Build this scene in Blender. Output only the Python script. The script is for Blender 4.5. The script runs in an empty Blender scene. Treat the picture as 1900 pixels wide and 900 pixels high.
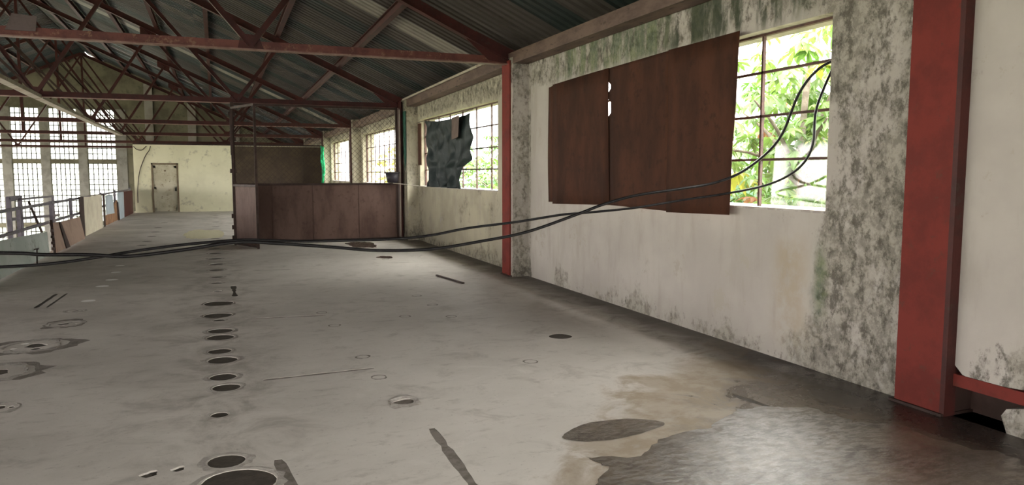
import bpy, bmesh, math, random
from mathutils import Vector, Matrix, geometry, noise
random.seed(7)
PI = math.pi
scene = bpy.context.scene
col = scene.collection

# ------------------------------------------------------------------ camera
cam_d = bpy.data.cameras.new('camera')
cam = bpy.data.objects.new('camera', cam_d); col.objects.link(cam)
cam_d.sensor_fit = 'HORIZONTAL'; cam_d.sensor_width = 36.0
cam_d.lens = 36.0 * 1380.0 / 1900.0
cam_d.clip_start = 0.05; cam_d.clip_end = 500
cam.location = (0, 0, 1.6)
cam.rotation_euler = (math.radians(90 - 5.3404), 0, math.radians(-21.644))
scene.camera = cam

# ------------------------------------------------------------------ world: overcast sky
w = bpy.data.worlds.new('overcast_sky'); scene.world = w; w.use_nodes = True
nt = w.node_tree; nt.nodes.clear()
wo = nt.nodes.new('ShaderNodeOutputWorld'); bg = nt.nodes.new('ShaderNodeBackground')
tc = nt.nodes.new('ShaderNodeTexCoord'); sep = nt.nodes.new('ShaderNodeSeparateXYZ')
rmp = nt.nodes.new('ShaderNodeValToRGB')
nt.links.new(tc.outputs['Generated'], sep.inputs[0]); nt.links.new(sep.outputs[2], rmp.inputs[0])
e = rmp.color_ramp.elements
e[0].position = 0.0; e[0].color = (0.60, 0.57, 0.55, 1)
e[1].position = 1.0; e[1].color = (1.9, 1.80, 1.72, 1)
nt.links.new(rmp.outputs[0], bg.inputs[0]); bg.inputs[1].default_value = 1.9
nt.links.new(bg.outputs[0], wo.inputs[0])

# ------------------------------------------------------------------ exposure
scene.view_settings.view_transform = 'Standard'
scene.view_settings.look = 'None'
scene.view_settings.exposure = 3.4
scene.view_settings.gamma = 1.0
scene.view_settings.use_curve_mapping = False
scene.cycles.max_bounces = 10
scene.cycles.diffuse_bounces = 6
scene.cycles.transparent_max_bounces = 16
scene.cycles.use_denoising = True

# ------------------------------------------------------------------ material helpers
class NT:
    def __init__(s, name):
        s.m = bpy.data.materials.new(name); s.m.use_nodes = True
        s.t = s.m.node_tree; s.t.nodes.clear()
        s.out = s.t.nodes.new('ShaderNodeOutputMaterial')
        s._pos = None
    def n(s, typ, **kw):
        o = s.t.nodes.new(typ)
        for k, v in kw.items(): setattr(o, k, v)
        return o
    def put(s, inp, v):
        if v is None: return
        if isinstance(v, bpy.types.NodeSocket): s.t.links.new(v, inp)
        elif isinstance(v, (tuple, list)) and len(v) == 3 and inp.type == 'RGBA': inp.default_value = (*v, 1)
        else: inp.default_value = v
    def pos(s):
        if s._pos is None:
            g = s.n('ShaderNodeNewGeometry'); s._pos = g.outputs['Position']
        return s._pos
    def xyz(s):
        if not hasattr(s, '_xyz'):
            q = s.n('ShaderNodeSeparateXYZ'); s.put(q.inputs[0], s.pos()); s._xyz = q.outputs
        return s._xyz
    def noise(s, scale, detail=6, rough=0.6, stretch=None, vec=None, dist=0.0):
        v = vec if vec is not None else s.pos()
        if stretch:
            mp = s.n('ShaderNodeMapping'); s.put(mp.inputs[0], v); mp.inputs['Scale'].default_value = stretch; v = mp.outputs[0]
        o = s.n('ShaderNodeTexNoise'); s.put(o.inputs['Vector'], v)
        o.inputs['Scale'].default_value = scale; o.inputs['Detail'].default_value = detail
        o.inputs['Roughness'].default_value = rough; o.inputs['Distortion'].default_value = dist
        return o.outputs[0]
    def math(s, op, a, b=0.0, c=0.0, clamp=False):
        o = s.n('ShaderNodeMath', operation=op); o.use_clamp = clamp
        s.put(o.inputs[0], a); s.put(o.inputs[1], b); s.put(o.inputs[2], c)
        return o.outputs[0]
    def add(s, a, b): return s.math('ADD', a, b)
    def mul(s, a, b): return s.math('MULTIPLY', a, b)
    def ss(s, v, lo, hi, a=0.0, b=1.0):           # smoothstep map range
        o = s.n('ShaderNodeMapRange'); o.interpolation_type = 'SMOOTHSTEP'
        s.put(o.inputs[0], v); o.inputs[1].default_value = lo; o.inputs[2].default_value = hi
        o.inputs[3].default_value = a; o.inputs[4].default_value = b
        return o.outputs[0]
    def band(s, v, a, b, f):                      # 1 inside a..b with soft edges
        return s.mul(s.ss(v, a - f, a + f), s.ss(v, b - f, b + f, 1.0, 0.0))
    def mix(s, f, a, b):
        o = s.n('ShaderNodeMix', data_type='RGBA'); s.put(o.inputs[0], f); s.put(o.inputs[6], a); s.put(o.inputs[7], b)
        return o.outputs[2]
    def bump(s, h, strength=0.3, dist=0.02):
        o = s.n('ShaderNodeBump'); o.inputs['Strength'].default_value = strength; o.inputs['Distance'].default_value = dist
        s.put(o.inputs['Height'], h); return o.outputs[0]
    def bsdf(s, color, rough=0.8, metal=0.0, normal=None, spec=None, **kw):
        o = s.n('ShaderNodeBsdfPrincipled'); s.put(o.inputs['Base Color'], color); s.put(o.inputs['Roughness'], rough)
        s.put(o.inputs['Metallic'], metal)
        if normal is not None: s.put(o.inputs['Normal'], normal)
        if spec is not None: s.put(o.inputs['Specular IOR Level'], spec)
        for k, v in kw.items(): s.put(o.inputs[k], v)
        s.t.links.new(o.outputs[0], s.out.inputs[0]); return o

def worn(name, c1, c2, scale=6.0, rough=0.7, metal=0.0, lo=0.42, hi=0.62, c3=None, bump=0.15, stretch=None, objvec=False):
    s = NT(name)
    vec = s.n('ShaderNodeTexCoord').outputs['Object'] if objvec else None
    a = s.ss(s.noise(scale, 8, 0.65, stretch, vec), lo, hi)
    c = s.mix(a, c1, c2)
    if c3 is not None:
        c = s.mix(s.ss(s.noise(scale * 2.7, 8, 0.7, stretch, vec), 0.56, 0.66), c, c3)
    s.bsdf(c, rough, metal, s.bump(s.noise(scale * 8, 5, 0.6, None, vec), bump, 0.01), spec=0.6 if rough < .2 else 0.22); return s.m

def plaster_mat():
    s = NT('mouldy_plaster'); x, y, z = s.xyz()
    big = s.noise(0.9, 5, 0.6); fine = s.noise(5.0, 10, 0.72); streak = s.noise(4.0, 8, 0.65, (1, 1, 0.22))
    c = s.mix(s.ss(big, 0.35, 0.65), (0.425, 0.395, 0.35), (0.37, 0.34, 0.305))
    c = s.mix(s.ss(y, 10.0, 12.5), c, s.mix(s.ss(big, 0.4, 0.6), (0.42, 0.385, 0.285), (0.34, 0.31, 0.23)))
    c = s.mix(s.mul(s.ss(streak, 0.48, 0.68), 0.45), c, (0.30, 0.27, 0.225))
    # flaked patches showing grey render
    c = s.mix(s.ss(s.noise(2.3, 12, 0.72), 0.60, 0.63), c, (0.36, 0.33, 0.28))
    # mould, densest in the places the photograph shows it
    topb = s.ss(z, 2.72, 3.0, 0.0, 0.20)
    corner = s.mul(s.band(s.add(y, s.mul(big, 0.8)), 3.9, 5.0, 0.24), 0.245)
    pier = s.mul(s.band(y, 10.50, 10.64, 0.03), 0.16)
    bay2 = s.ss(y, 10.6, 11.4, 0.0, 0.045)
    far = s.mul(s.band(y, 16.9, 18.0, 0.2), 0.08)
    base = s.mul(s.ss(s.add(z, s.mul(big, 0.5)), 0.30, 0.62, 1.0, 0.0), 0.135)
    keep = s.mul(s.band(y, 9.65, 10.45, 0.05), -0.15)
    nearw = s.ss(y, 3.3, 3.5, -0.10, 0.0)
    corner = s.add(corner, s.mul(s.mul(s.ss(y, 3.2, 3.42, 1.0, 0.0), s.ss(s.add(z, s.mul(big, 0.4)), 0.55, 0.95, 1.0, 0.0)), 0.30))
    bias = corner
    for q in (pier, bay2, far, base, keep, nearw): bias = s.add(bias, q)
    bias = s.math('MAXIMUM', s.math('MINIMUM', bias, 0.20), topb)
    m1 = s.add(s.noise(1.7, 13, 0.74, (1, 1, 0.75)), bias)
    mould = s.ss(m1, 0.60, 0.70)
    m2 = s.add(s.noise(8.5, 12, 0.8, (1, 1, 0.7)), s.mul(bias, 0.9))
    specks = s.ss(m2, 0.655, 0.78)
    grey = s.mix(s.ss(s.noise(14, 8, 0.75), 0.42, 0.58), (0.10, 0.092, 0.068), (0.30, 0.28, 0.225))
    c = s.mix(s.mul(mould, 0.62), c, grey)
    c = s.mix(s.mul(specks, 0.8), c, (0.07, 0.063, 0.048))
    # green algae in the band over the sheets and the one streak by the near column
    gr = s.mul(s.ss(z, 2.78, 2.95), s.band(y, 4.9, 9.6, 0.3))
    gr2 = s.mul(s.band(s.add(y, s.mul(fine, 0.25)), 4.66, 4.78, 0.06), s.band(z, 0.45, 1.0, 0.15))
    g = s.add(s.mul(gr, s.ss(streak, 0.44, 0.56)), gr2)
    c = s.mix(s.mul(g, 0.6), c, s.mix(s.ss(fine, 0.42, 0.6), (0.05, 0.09, 0.045), (0.13, 0.17, 0.07)))
    blk = s.mul(s.mul(s.ss(z, 2.78, 2.95), s.band(y, 5.0, 6.9, 0.25)), s.ss(streak, 0.40, 0.55))
    c = s.mix(s.mul(blk, 0.75), c, (0.035, 0.04, 0.028))
    # brown stain low beside the algae streak
    br = s.mul(s.mul(s.band(y, 4.75, 5.1, 0.1), s.band(z, 0.2, 1.05, 0.15)), s.ss(fine, 0.35, 0.6))
    c = s.mix(s.mul(br, 0.5), c, (0.34, 0.27, 0.17))
    h = s.add(s.mul(fine, 0.6), s.mul(specks, -0.4))
    s.bsdf(c, 0.92, 0, s.bump(h, 0.45, 0.012), spec=0.2); return s.m

def floor_mat():
    s = NT('worn_concrete'); x, y, z = s.xyz()
    big = s.noise(0.55, 6, 0.6); mid = s.noise(2.4, 9, 0.68, None, None, 0.6); fine = s.noise(16, 8, 0.7)
    c = s.mix(s.ss(big, 0.38, 0.62), (0.60, 0.56, 0.51), (0.52, 0.485, 0.44))
    c = s.mix(s.mul(s.ss(mid, 0.52, 0.70), 0.6), c, (0.34, 0.31, 0.275))
    c = s.mix(s.mul(s.ss(mid, 0.30, 0.44, 1.0, 0.0), 0.5), c, (0.64, 0.60, 0.55))
    c = s.mix(s.mul(s.ss(fine, 0.60, 0.68), 0.3), c, (0.28, 0.25, 0.22))
    c = s.mix(s.mul(s.ss(s.noise(5.5, 12, 0.78, (0.7, 1.5, 1)), 0.53, 0.66), 0.42), c, (0.27, 0.24, 0.205))
    c = s.mix(s.mul(s.ss(s.noise(38, 4, 0.6), 0.66, 0.70), 0.5), c, (0.16, 0.14, 0.12))
    c = s.mix(s.mul(s.ss(x, 0.8, -2.5), s.mul(s.ss(big, 0.35, 0.65), 0.35)), c, (0.27, 0.24, 0.20))
    # dirt along the walked line left of the aisle
    c = s.mix(s.mul(s.band(x, -0.45, 0.4, 0.35), s.mul(s.ss(mid, 0.42, 0.6), 0.35)), c, (0.20, 0.175, 0.14))
    # grime plus painted sill shade along the right wall
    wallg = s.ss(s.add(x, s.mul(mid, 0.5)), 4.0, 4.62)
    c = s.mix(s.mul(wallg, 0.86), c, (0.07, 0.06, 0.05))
    # wet patch by the near column
    dx = s.math('SUBTRACT', x, 4.6); dy = s.math('SUBTRACT', y, 1.9)
    r = s.math('SQRT', s.add(s.mul(dx, dx), s.mul(s.mul(dy, dy), 0.82)))
    r2 = s.add(r, s.add(s.mul(s.math('SUBTRACT', mid, 0.5), 1.9), s.mul(s.math('SUBTRACT', big, 0.5), 1.2)))
    damp = s.ss(r2, 2.9, 3.3, 1.0, 0.0); wet = s.ss(r2, 2.25, 2.75, 1.0, 0.0)
    ochre = s.mix(s.ss(s.noise(3.2, 8, 0.7), 0.42, 0.58), (0.24, 0.175, 0.10), (0.33, 0.27, 0.20))
    c = s.mix(s.mul(damp, 0.80), c, ochre)
    c = s.mix(s.mul(wet, 0.9), c, s.mix(s.ss(mid, .4, .6), (0.075, 0.059, 0.044), (0.14, 0.112, 0.082)))
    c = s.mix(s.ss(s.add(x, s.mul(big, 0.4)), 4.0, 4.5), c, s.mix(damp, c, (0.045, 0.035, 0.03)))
    rough = s.math('SUBTRACT', s.ss(mid, 0.3, 0.7, 0.62, 0.8), s.add(s.mul(damp, 0.18), s.mul(wet, 0.26)))
    h = s.add(s.mul(fine, 0.5), s.mul(mid, 0.8))
    s.bsdf(c, rough, 0, s.bump(h, 0.28, 0.015), spec=0.4); return s.m

def rust_mat(name, c1, c2, c3, rough=0.65, stretch=(1, 1, 0.35), scale=1.6):
    s = NT(name)
    a = s.noise(scale, 8, 0.65, stretch); f = s.noise(9, 9, 0.7)
    c = s.mix(s.ss(a, 0.38, 0.62), c1, c2); c = s.mix(s.mul(s.ss(f, 0.52, 0.7), 0.6), c, c3)
    s.bsdf(c, rough, 0.0, s.bump(f, 0.25, 0.006), spec=0.2); return s.m

def roof_mat():
    s = NT('roof_sheet_steel')
    rnd = s.n('ShaderNodeObjectInfo').outputs['Random']
    r = s.n('ShaderNodeValToRGB'); r.color_ramp.interpolation = 'CONSTANT'; s.put(r.inputs[0], rnd)
    cols = [(0.0, (0.050, 0.044, 0.041)), (0.25, (0.016, 0.026, 0.025)), (0.45, (0.064, 0.056, 0.051)), (0.62, (0.026, 0.034, 0.033)), (0.78, (0.042, 0.035, 0.030)), (0.9, (0.012, 0.021, 0.024))]
    els = r.color_ramp.elements
    els[0].position = 0; els[0].color = (*cols[0][1], 1); els[1].position = cols[1][0]; els[1].color = (*cols[1][1], 1)
    for p, c_ in cols[2:]:
        q = els.new(p); q.color = (*c_, 1)
    n1 = s.noise(1.3, 8, 0.65)
    c = s.mix(s.mul(s.ss(n1, 0.45, 0.65), 0.5), r.outputs[0], (0.034, 0.027, 0.023))
    s.bsdf(c, 0.6, 0.1, s.bump(s.noise(7, 4, 0.5), 0.1, 0.01), spec=0.25); return s.m

def glass_mat(name='window_glass', tint=(0.93, 0.95, 0.94), gl=0.06):
    s = NT(name)
    t = s.n('ShaderNodeBsdfTransparent'); t.inputs[0].default_value = (*tint, 1)
    g = s.n('ShaderNodeBsdfGlossy'); g.inputs['Roughness'].default_value = 0.05
    m = s.n('ShaderNodeMixShader'); m.inputs[0].default_value = gl
    s.t.links.new(t.outputs[0], m.inputs[1]); s.t.links.new(g.outputs[0], m.inputs[2]); s.t.links.new(m.outputs[0], s.out.inputs[0])
    return s.m

def frosted_mat():
    s = NT('frosted_glass')
    t = s.n('ShaderNodeBsdfTransparent'); t.inputs[0].default_value = (0.50, 0.53, 0.51, 1)
    g = s.n('ShaderNodeBsdfTranslucent'); g.inputs[0].default_value = (0.85, 0.87, 0.84, 1)
    m = s.n('ShaderNodeMixShader'); m.inputs[0].default_value = 0.45
    s.t.links.new(t.outputs[0], m.inputs[1]); s.t.links.new(g.outputs[0], m.inputs[2]); s.t.links.new(m.outputs[0], s.out.inputs[0])
    return s.m

def water_mat():
    s = NT('muddy_water')
    n1 = s.noise(2.4, 9, 0.68, None, None, 0.6)
    c = s.mix(s.ss(n1, 0.4, 0.6), (0.060, 0.048, 0.035), (0.115, 0.093, 0.068))
    h = s.add(s.noise(16.0, 9, 0.75, (1.0, 1.6, 1)), s.mul(s.noise(60.0, 3, 0.6), 0.3))
    s.bsdf(c, s.ss(s.noise(9.0, 6, 0.7, (1, 2.2, 1)), 0.42, 0.62, 0.03, 0.25), 0, s.bump(h, 0.55, 0.006), spec=0.8, **{'Coat Weight': s.ss(s.noise(11.0, 10, 0.75, (0.8, 1.8, 1)), 0.44, 0.56, 0.1, 1.0), 'Coat Roughness': 0.06, 'Coat IOR': 1.6, 'Coat Normal': s.bump(h, 0.9, 0.006)}); return s.m

def leaf_mat(name, c1, c2):
    s = NT(name)
    r = s.n('ShaderNodeObjectInfo').outputs['Random']
    k = s.math('FRACT', s.add(s.mul(r, 3.7), s.noise(2.5, 3, 0.5)))
    c = s.mix(k, c1, c2)
    d = s.n('ShaderNodeBsdfDiffuse'); s.put(d.inputs[0], c)
    t = s.n('ShaderNodeBsdfTranslucent'); s.put(t.inputs[0], c)
    g = s.n('ShaderNodeBsdfGlossy'); g.inputs['Roughness'].default_value = 0.35; g.inputs[0].default_value = (.6, .6, .6, 1)
    m = s.n('ShaderNodeMixShader'); m.inputs[0].default_value = 0.5
    m2 = s.n('ShaderNodeMixShader'); m2.inputs[0].default_value = 0.05
    s.t.links.new(d.outputs[0], m.inputs[1]); s.t.links.new(t.outputs[0], m.inputs[2])
    s.t.links.new(m.outputs[0], m2.inputs[1]); s.t.links.new(g.outputs[0], m2.inputs[2]); s.t.links.new(m2.outputs[0], s.out.inputs[0])
    return s.m

M = {}
M['plaster'] = plaster_mat()
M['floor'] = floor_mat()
M['rust_sheet'] = rust_mat('rusty_sheet_steel', (0.034, 0.013, 0.007), (0.066, 0.024, 0.012), (0.018, 0.009, 0.006), rough=0.8)
M['gate_sheet'] = rust_mat('brown_gate_sheet', (0.075, 0.043, 0.034), (0.125, 0.078, 0.062), (0.055, 0.028, 0.022), scale=2.0)
M['red_steel'] = worn('red_oxide_paint', (0.155, 0.025, 0.018), (0.115, 0.020, 0.015), 3.0, 0.75, 0.0, c3=(0.10, 0.03, 0.02))
M['red_dark'] = worn('dull_red_oxide_paint', (0.060, 0.016, 0.013), (0.040, 0.013, 0.011), 4.0, 0.55, 0.0, c3=(0.045, 0.025, 0.02))
M['tie'] = worn('faded_red_paint', (0.24, 0.15, 0.12), (0.17, 0.09, 0.07), 4.0, 0.5, 0.0, c3=(0.30, 0.21, 0.16))
M['tie_red'] = worn('tie_red_paint', (0.14, 0.05, 0.038), (0.09, 0.032, 0.026), 4.0, 0.5, 0.0, c3=(0.20, 0.11, 0.07))
M['dark_steel'] = worn('dark_rusty_steel', (0.035, 0.022, 0.018), (0.055, 0.034, 0.028), 5.0, 0.6, 0.2)
M['brown_wood'] = worn('weathered_brown_channel', (0.14, 0.095, 0.075), (0.09, 0.06, 0.05), 5.0, 0.65, 0, c3=(0.05, 0.035, 0.03), stretch=(1, 0.3, 1))
M['pale_steel'] = worn('pale_painted_channel', (0.42, 0.37, 0.30), (0.34, 0.28, 0.22), 3.0, 0.55, 0, c3=(0.22, 0.15, 0.11))
M['roof'] = roof_mat()
M['skylight'] = worn('translucent_roof_sheet', (0.22, 0.205, 0.18), (0.17, 0.16, 0.14), 2.0, 0.5)
M['glass'] = glass_mat()
M['frosted'] = frosted_mat()
M['water'] = water_mat()
M['mullion'] = worn('grey_painted_concrete', (0.30, 0.29, 0.26), (0.22, 0.21, 0.19), 2.0, 0.8)
M['muntin'] = worn('grey_window_bar', (0.10, 0.09, 0.085), (0.06, 0.055, 0.05), 5.0, 0.6)
M['rust_bar'] = worn('rusty_window_bar', (0.10, 0.055, 0.045), (0.06, 0.035, 0.03), 8.0, 0.65)
M['gable'] = worn('stained_render', (0.20, 0.185, 0.13), (0.13, 0.12, 0.085), 0.8, 0.9, c3=(0.12, 0.12, 0.08))
M['room'] = worn('limewashed_wall', (0.74, 0.71, 0.52), (0.68, 0.65, 0.47), 0.9, 0.9, c3=(0.50, 0.47, 0.35))
M['door'] = worn('dirty_cream_door_paint', (0.55, 0.52, 0.40), (0.45, 0.41, 0.30), 2.5, 0.7, c3=(0.28, 0.23, 0.16))
M['door_frame'] = worn('brown_door_frame_paint', (0.22, 0.17, 0.11), (0.16, 0.12, 0.08), 5.0, 0.7)
M['brown_wall'] = worn('brown_board', (0.075, 0.055, 0.035), (0.055, 0.04, 0.028), 1.5, 0.8)
M['cable'] = worn('black_cable_rubber', (0.006, 0.0055, 0.006), (0.012, 0.011, 0.011), 20, 0.32, 0, bump=0.05)
M['rope'] = worn('off_white_cord', (0.5, 0.46, 0.38), (0.4, 0.36, 0.3), 20, 0.8)
M['tarp'] = worn('dark_green_tarpaulin', (0.010, 0.018, 0.017), (0.018, 0.027, 0.026), 4, 0.5, 0, c3=(0.04, 0.05, 0.052), bump=0.4)
M['patch'] = worn('faded_brown_cloth', (0.16, 0.12, 0.10), (0.12, 0.09, 0.08), 6, 0.9)
M['green_cloth'] = worn('bright_green_fabric', (0.02, 0.30, 0.10), (0.03, 0.42, 0.20), 6, 0.8)
M['moss'] = worn('dark_green_cloth', (0.02, 0.07, 0.05), (0.03, 0.10, 0.07), 6, 0.9)
M['plug'] = worn('dark_damp_mortar', (0.050, 0.042, 0.034), (0.075, 0.063, 0.05), 14, 0.6, bump=0.4)
M['grey_plug'] = worn('mid_grey_mortar', (0.22, 0.195, 0.17), (0.15, 0.13, 0.11), 12, 0.85, bump=0.4)
M['wet_groove'] = worn('wet_groove', (0.05, 0.04, 0.03), (0.08, 0.065, 0.05), 14, 0.12, bump=1.0)
M['ring'] = worn('pale_mortar_ring', (0.42, 0.39, 0.35), (0.33, 0.30, 0.27), 12, 0.85, lo=0.45, hi=0.55, bump=0.5)
M['white_hole_light'] = worn('white_hole_light', (0.93, 0.92, 0.90), (0.86, 0.85, 0.82), 10, 0.8)  # white colour stands in for light coming up through the left-row holes
M['slab'] = worn('raw_concrete', (0.33, 0.31, 0.28), (0.26, 0.24, 0.21), 1.5, 0.9)
M['rail'] = worn('violet_grey_rail_paint', (0.13, 0.115, 0.14), (0.09, 0.08, 0.10), 5, 0.45)
M['cream_board'] = worn('cream_board', (0.62, 0.57, 0.44), (0.54, 0.48, 0.37), 2.5, 0.8)
M['pale_board'] = worn('pale_green_grey_board', (0.44, 0.48, 0.44), (0.38, 0.42, 0.38), 1.5, 0.75, c3=(0.30, 0.32, 0.28))
M['ply'] = worn('weathered_plywood', (0.34, 0.235, 0.18), (0.28, 0.19, 0.145), 2.0, 0.8)
M['ply_dark'] = worn('dark_plywood_edge', (0.04, 0.025, 0.02), (0.06, 0.035, 0.03), 2.0, 0.8)
M['blue_board'] = worn('pale_blue_board', (0.46, 0.53, 0.58), (0.40, 0.46, 0.50), 3.0, 0.7)
M['slat'] = worn('brown_timber_slat', (0.30, 0.17, 0.10), (0.22, 0.12, 0.07), 5.0, 0.8)
M['maroon'] = worn('maroon_sheet', (0.12, 0.045, 0.04), (0.09, 0.035, 0.032), 3.0, 0.65)
M['bark'] = worn('grey_bark', (0.10, 0.085, 0.065), (0.16, 0.14, 0.11), 8.0, 0.9)
M['leaf'] = leaf_mat('bright_leaf', (0.045, 0.105, 0.015), (0.12, 0.19, 0.04))
M['leaf_yellow'] = leaf_mat('yellow_leaf', (0.22, 0.22, 0.02), (0.28, 0.30, 0.05))
M['leaf_far'] = leaf_mat('far_leaf', (0.06, 0.12, 0.05), (0.10, 0.17, 0.06))
M['leaf_dry'] = leaf_mat('dry_leaf', (0.20, 0.09, 0.04), (0.14, 0.06, 0.03))
M['hill'] = worn('hazy_hill_foliage', (0.045, 0.085, 0.06), (0.06, 0.11, 0.07), 0.4, 0.95)
M['grass'] = worn('grass_ground', (0.10, 0.11, 0.06), (0.12, 0.13, 0.07), 0.7, 0.95)
M['bucket'] = worn('dark_plastic', (0.025, 0.022, 0.028), (0.035, 0.03, 0.035), 6, 0.45)
M['black'] = worn('black_fixture', (0.02, 0.018, 0.016), (0.03, 0.026, 0.022), 6, 0.5)

# ------------------------------------------------------------------ geometry helpers
class MB:
    def __init__(s): s.bm = bmesh.new()
    def box(s, a, b, bevel=0):
        x0, y0, z0 = a; x1, y1, z1 = b
        v = [s.bm.verts.new(p) for p in ((x0,y0,z0),(x1,y0,z0),(x1,y1,z0),(x0,y1,z0),(x0,y0,z1),(x1,y0,z1),(x1,y1,z1),(x0,y1,z1))]
        for f in ((0,3,2,1),(4,5,6,7),(0,1,5,4),(1,2,6,5),(2,3,7,6),(3,0,4,7)): s.bm.faces.new([v[i] for i in f])
        return s
    def beam(s, p, q, w_, h, up=(0, 0, 1), off=(0, 0)):
        p = Vector(p); q = Vector(q); d = (q - p).normalized(); up = Vector(up)
        r = d.cross(up)
        if r.length < 1e-4: r = d.cross(Vector((1, 0, 0)))
        r.normalize(); u = r.cross(d).normalized()
        vs = []
        for P in (p, q):
            for a, b in ((-1,-1),(1,-1),(1,1),(-1,1)):
                vs.append(s.bm.verts.new(P + r * (a * w_ / 2 + off[0]) + u * (b * h / 2 + off[1])))
        for f in ((0,1,2,3),(7,6,5,4),(0,4,5,1),(1,5,6,2),(2,6,7,3),(3,7,4,0)): s.bm.faces.new([vs[i] for i in f])
        return s
    def tube(s, pts, r, n=8, caps=True, radii=None):
        pts = [Vector(p) for p in pts]; rings = []
        u = None
        for i, P in enumerate(pts):
            t = (pts[min(i + 1, len(pts) - 1)] - pts[max(i - 1, 0)]).normalized()
            if u is None: u = t.cross(Vector((0.13, 0.27, 1))).normalized()
            else: u = (u - t * u.dot(t)).normalized()
            v = t.cross(u); rr = radii[i] if radii else r
            rings.append([s.bm.verts.new(P + (u * math.cos(2 * PI * k / n) + v * math.sin(2 * PI * k / n)) * rr) for k in range(n)])
        for a, b in zip(rings, rings[1:]):
            for k in range(n):
                f = s.bm.faces.new((a[k], a[(k + 1) % n], b[(k + 1) % n], b[k])); f.smooth = True
        if caps: s.bm.faces.new(rings[0][::-1]); s.bm.faces.new(rings[-1])
        return s
    def prism(s, poly, z0, z1):                   # vertical prism over a 2D polygon
        a = [s.bm.verts.new((x, y, z0)) for x, y in poly]; b = [s.bm.verts.new((x, y, z1)) for x, y in poly]
        s.bm.faces.new(a[::-1]); s.bm.faces.new(b); n = len(poly)
        for k in range(n): s.bm.faces.new((a[k], a[(k + 1) % n], b[(k + 1) % n], b[k]))
        return s
    def slab(s, pts, off):                        # planar polygon (3D) pushed along off
        off = Vector(off); a = [s.bm.verts.new(p) for p in pts]; b = [s.bm.verts.new(Vector(p) + off) for p in pts]
        s.bm.faces.new(a[::-1]); s.bm.faces.new(b); n = len(pts)
        for k in range(n): s.bm.faces.new((a[k], a[(k + 1) % n], b[(k + 1) % n], b[k]))
        return s
    def mesh(s, name, mat):
        bmesh.ops.recalc_face_normals(s.bm, faces=s.bm.faces)
        me = bpy.data.meshes.new(name); s.bm.to_mesh(me); s.bm.free()
        if mat is not None: me.materials.append(M[mat] if isinstance(mat, str) else mat)
        return me
    def build(s, name, mat, parent=None, label=None, kind=None):
        return link(name, s.mesh(name, mat), parent, label, kind)

def link(name, me, parent=None, label=None, kind=None, loc=None, rot=None):
    o = bpy.data.objects.new(name, me); col.objects.link(o)
    if loc is not None: o.location = loc
    if rot is not None: o.rotation_euler = rot
    if parent is not None:
        o.parent = parent
        o.matrix_parent_inverse = Matrix.Translation(-Vector(parent.location)) if loc is None else Matrix()
    if label: o['label'] = label
    if kind: o['kind'] = kind
    return o
def tag(o, label, cat, group=None, kind=None):
    o['label'] = label; o['category'] = cat
    if group: o['group'] = group
    if kind: o['kind'] = kind
    return o
def thing(name, label, cat, loc=(0, 0, 0), group=None):
    o = bpy.data.objects.new(name, None); col.objects.link(o); o.location = loc; o.empty_display_size = 0.2
    return tag(o, label, cat, group)
def struct(name, label=None, loc=(0, 0, 0)):
    o = bpy.data.objects.new(name, None); col.objects.link(o); o.location = loc; o['kind'] = 'structure'
    o['label'] = label; o['category'] = name.split('_')[0]
    return o
def setting(o, label):
    o['kind'] = 'structure'; o['label'] = label; o['category'] = o.name.split('_')[0].split('.')[0]; return o
def spline(ctrl, n=10):                           # Catmull-Rom through points
    P = [Vector(c) for c in ctrl]; P = [2 * P[0] - P[1]] + P + [2 * P[-1] - P[-2]]; out = []
    for i in range(1, len(P) - 2):
        a, b, c, d = P[i - 1:i + 3]
        for k in range(n):
            t = k / n
            out.append(0.5 * ((2 * b) + (c - a) * t + (2 * a - 5 * b + 4 * c - d) * t * t + (3 * b - a - 3 * c + d) * t ** 3))
    out.append(P[-2]); return out

# ------------------------------------------------------------------ layout
XW = 4.48            # inner face of the right wall
XT = 4.86            # outer face
XE = -3.2            # edge of the raised floor over the void
XR = -6.5            # ridge line
XL = -17.5           # left wall
SL = 0.455           # roof slope
TR = [3.6, 10.8, 17.9, 25.1, 32.2, 39.4, 46.4]          # truss lines
TZ = [3.30, 3.30, 3.20, 3.13, 3.10, 3.05, 3.02]
YEND = 48.0
def roofz(x, z0=3.3): return z0 + SL * (4.4 - x) if x > XR else z0 + SL * (4.4 - XR) - SL * (XR - x)

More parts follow.
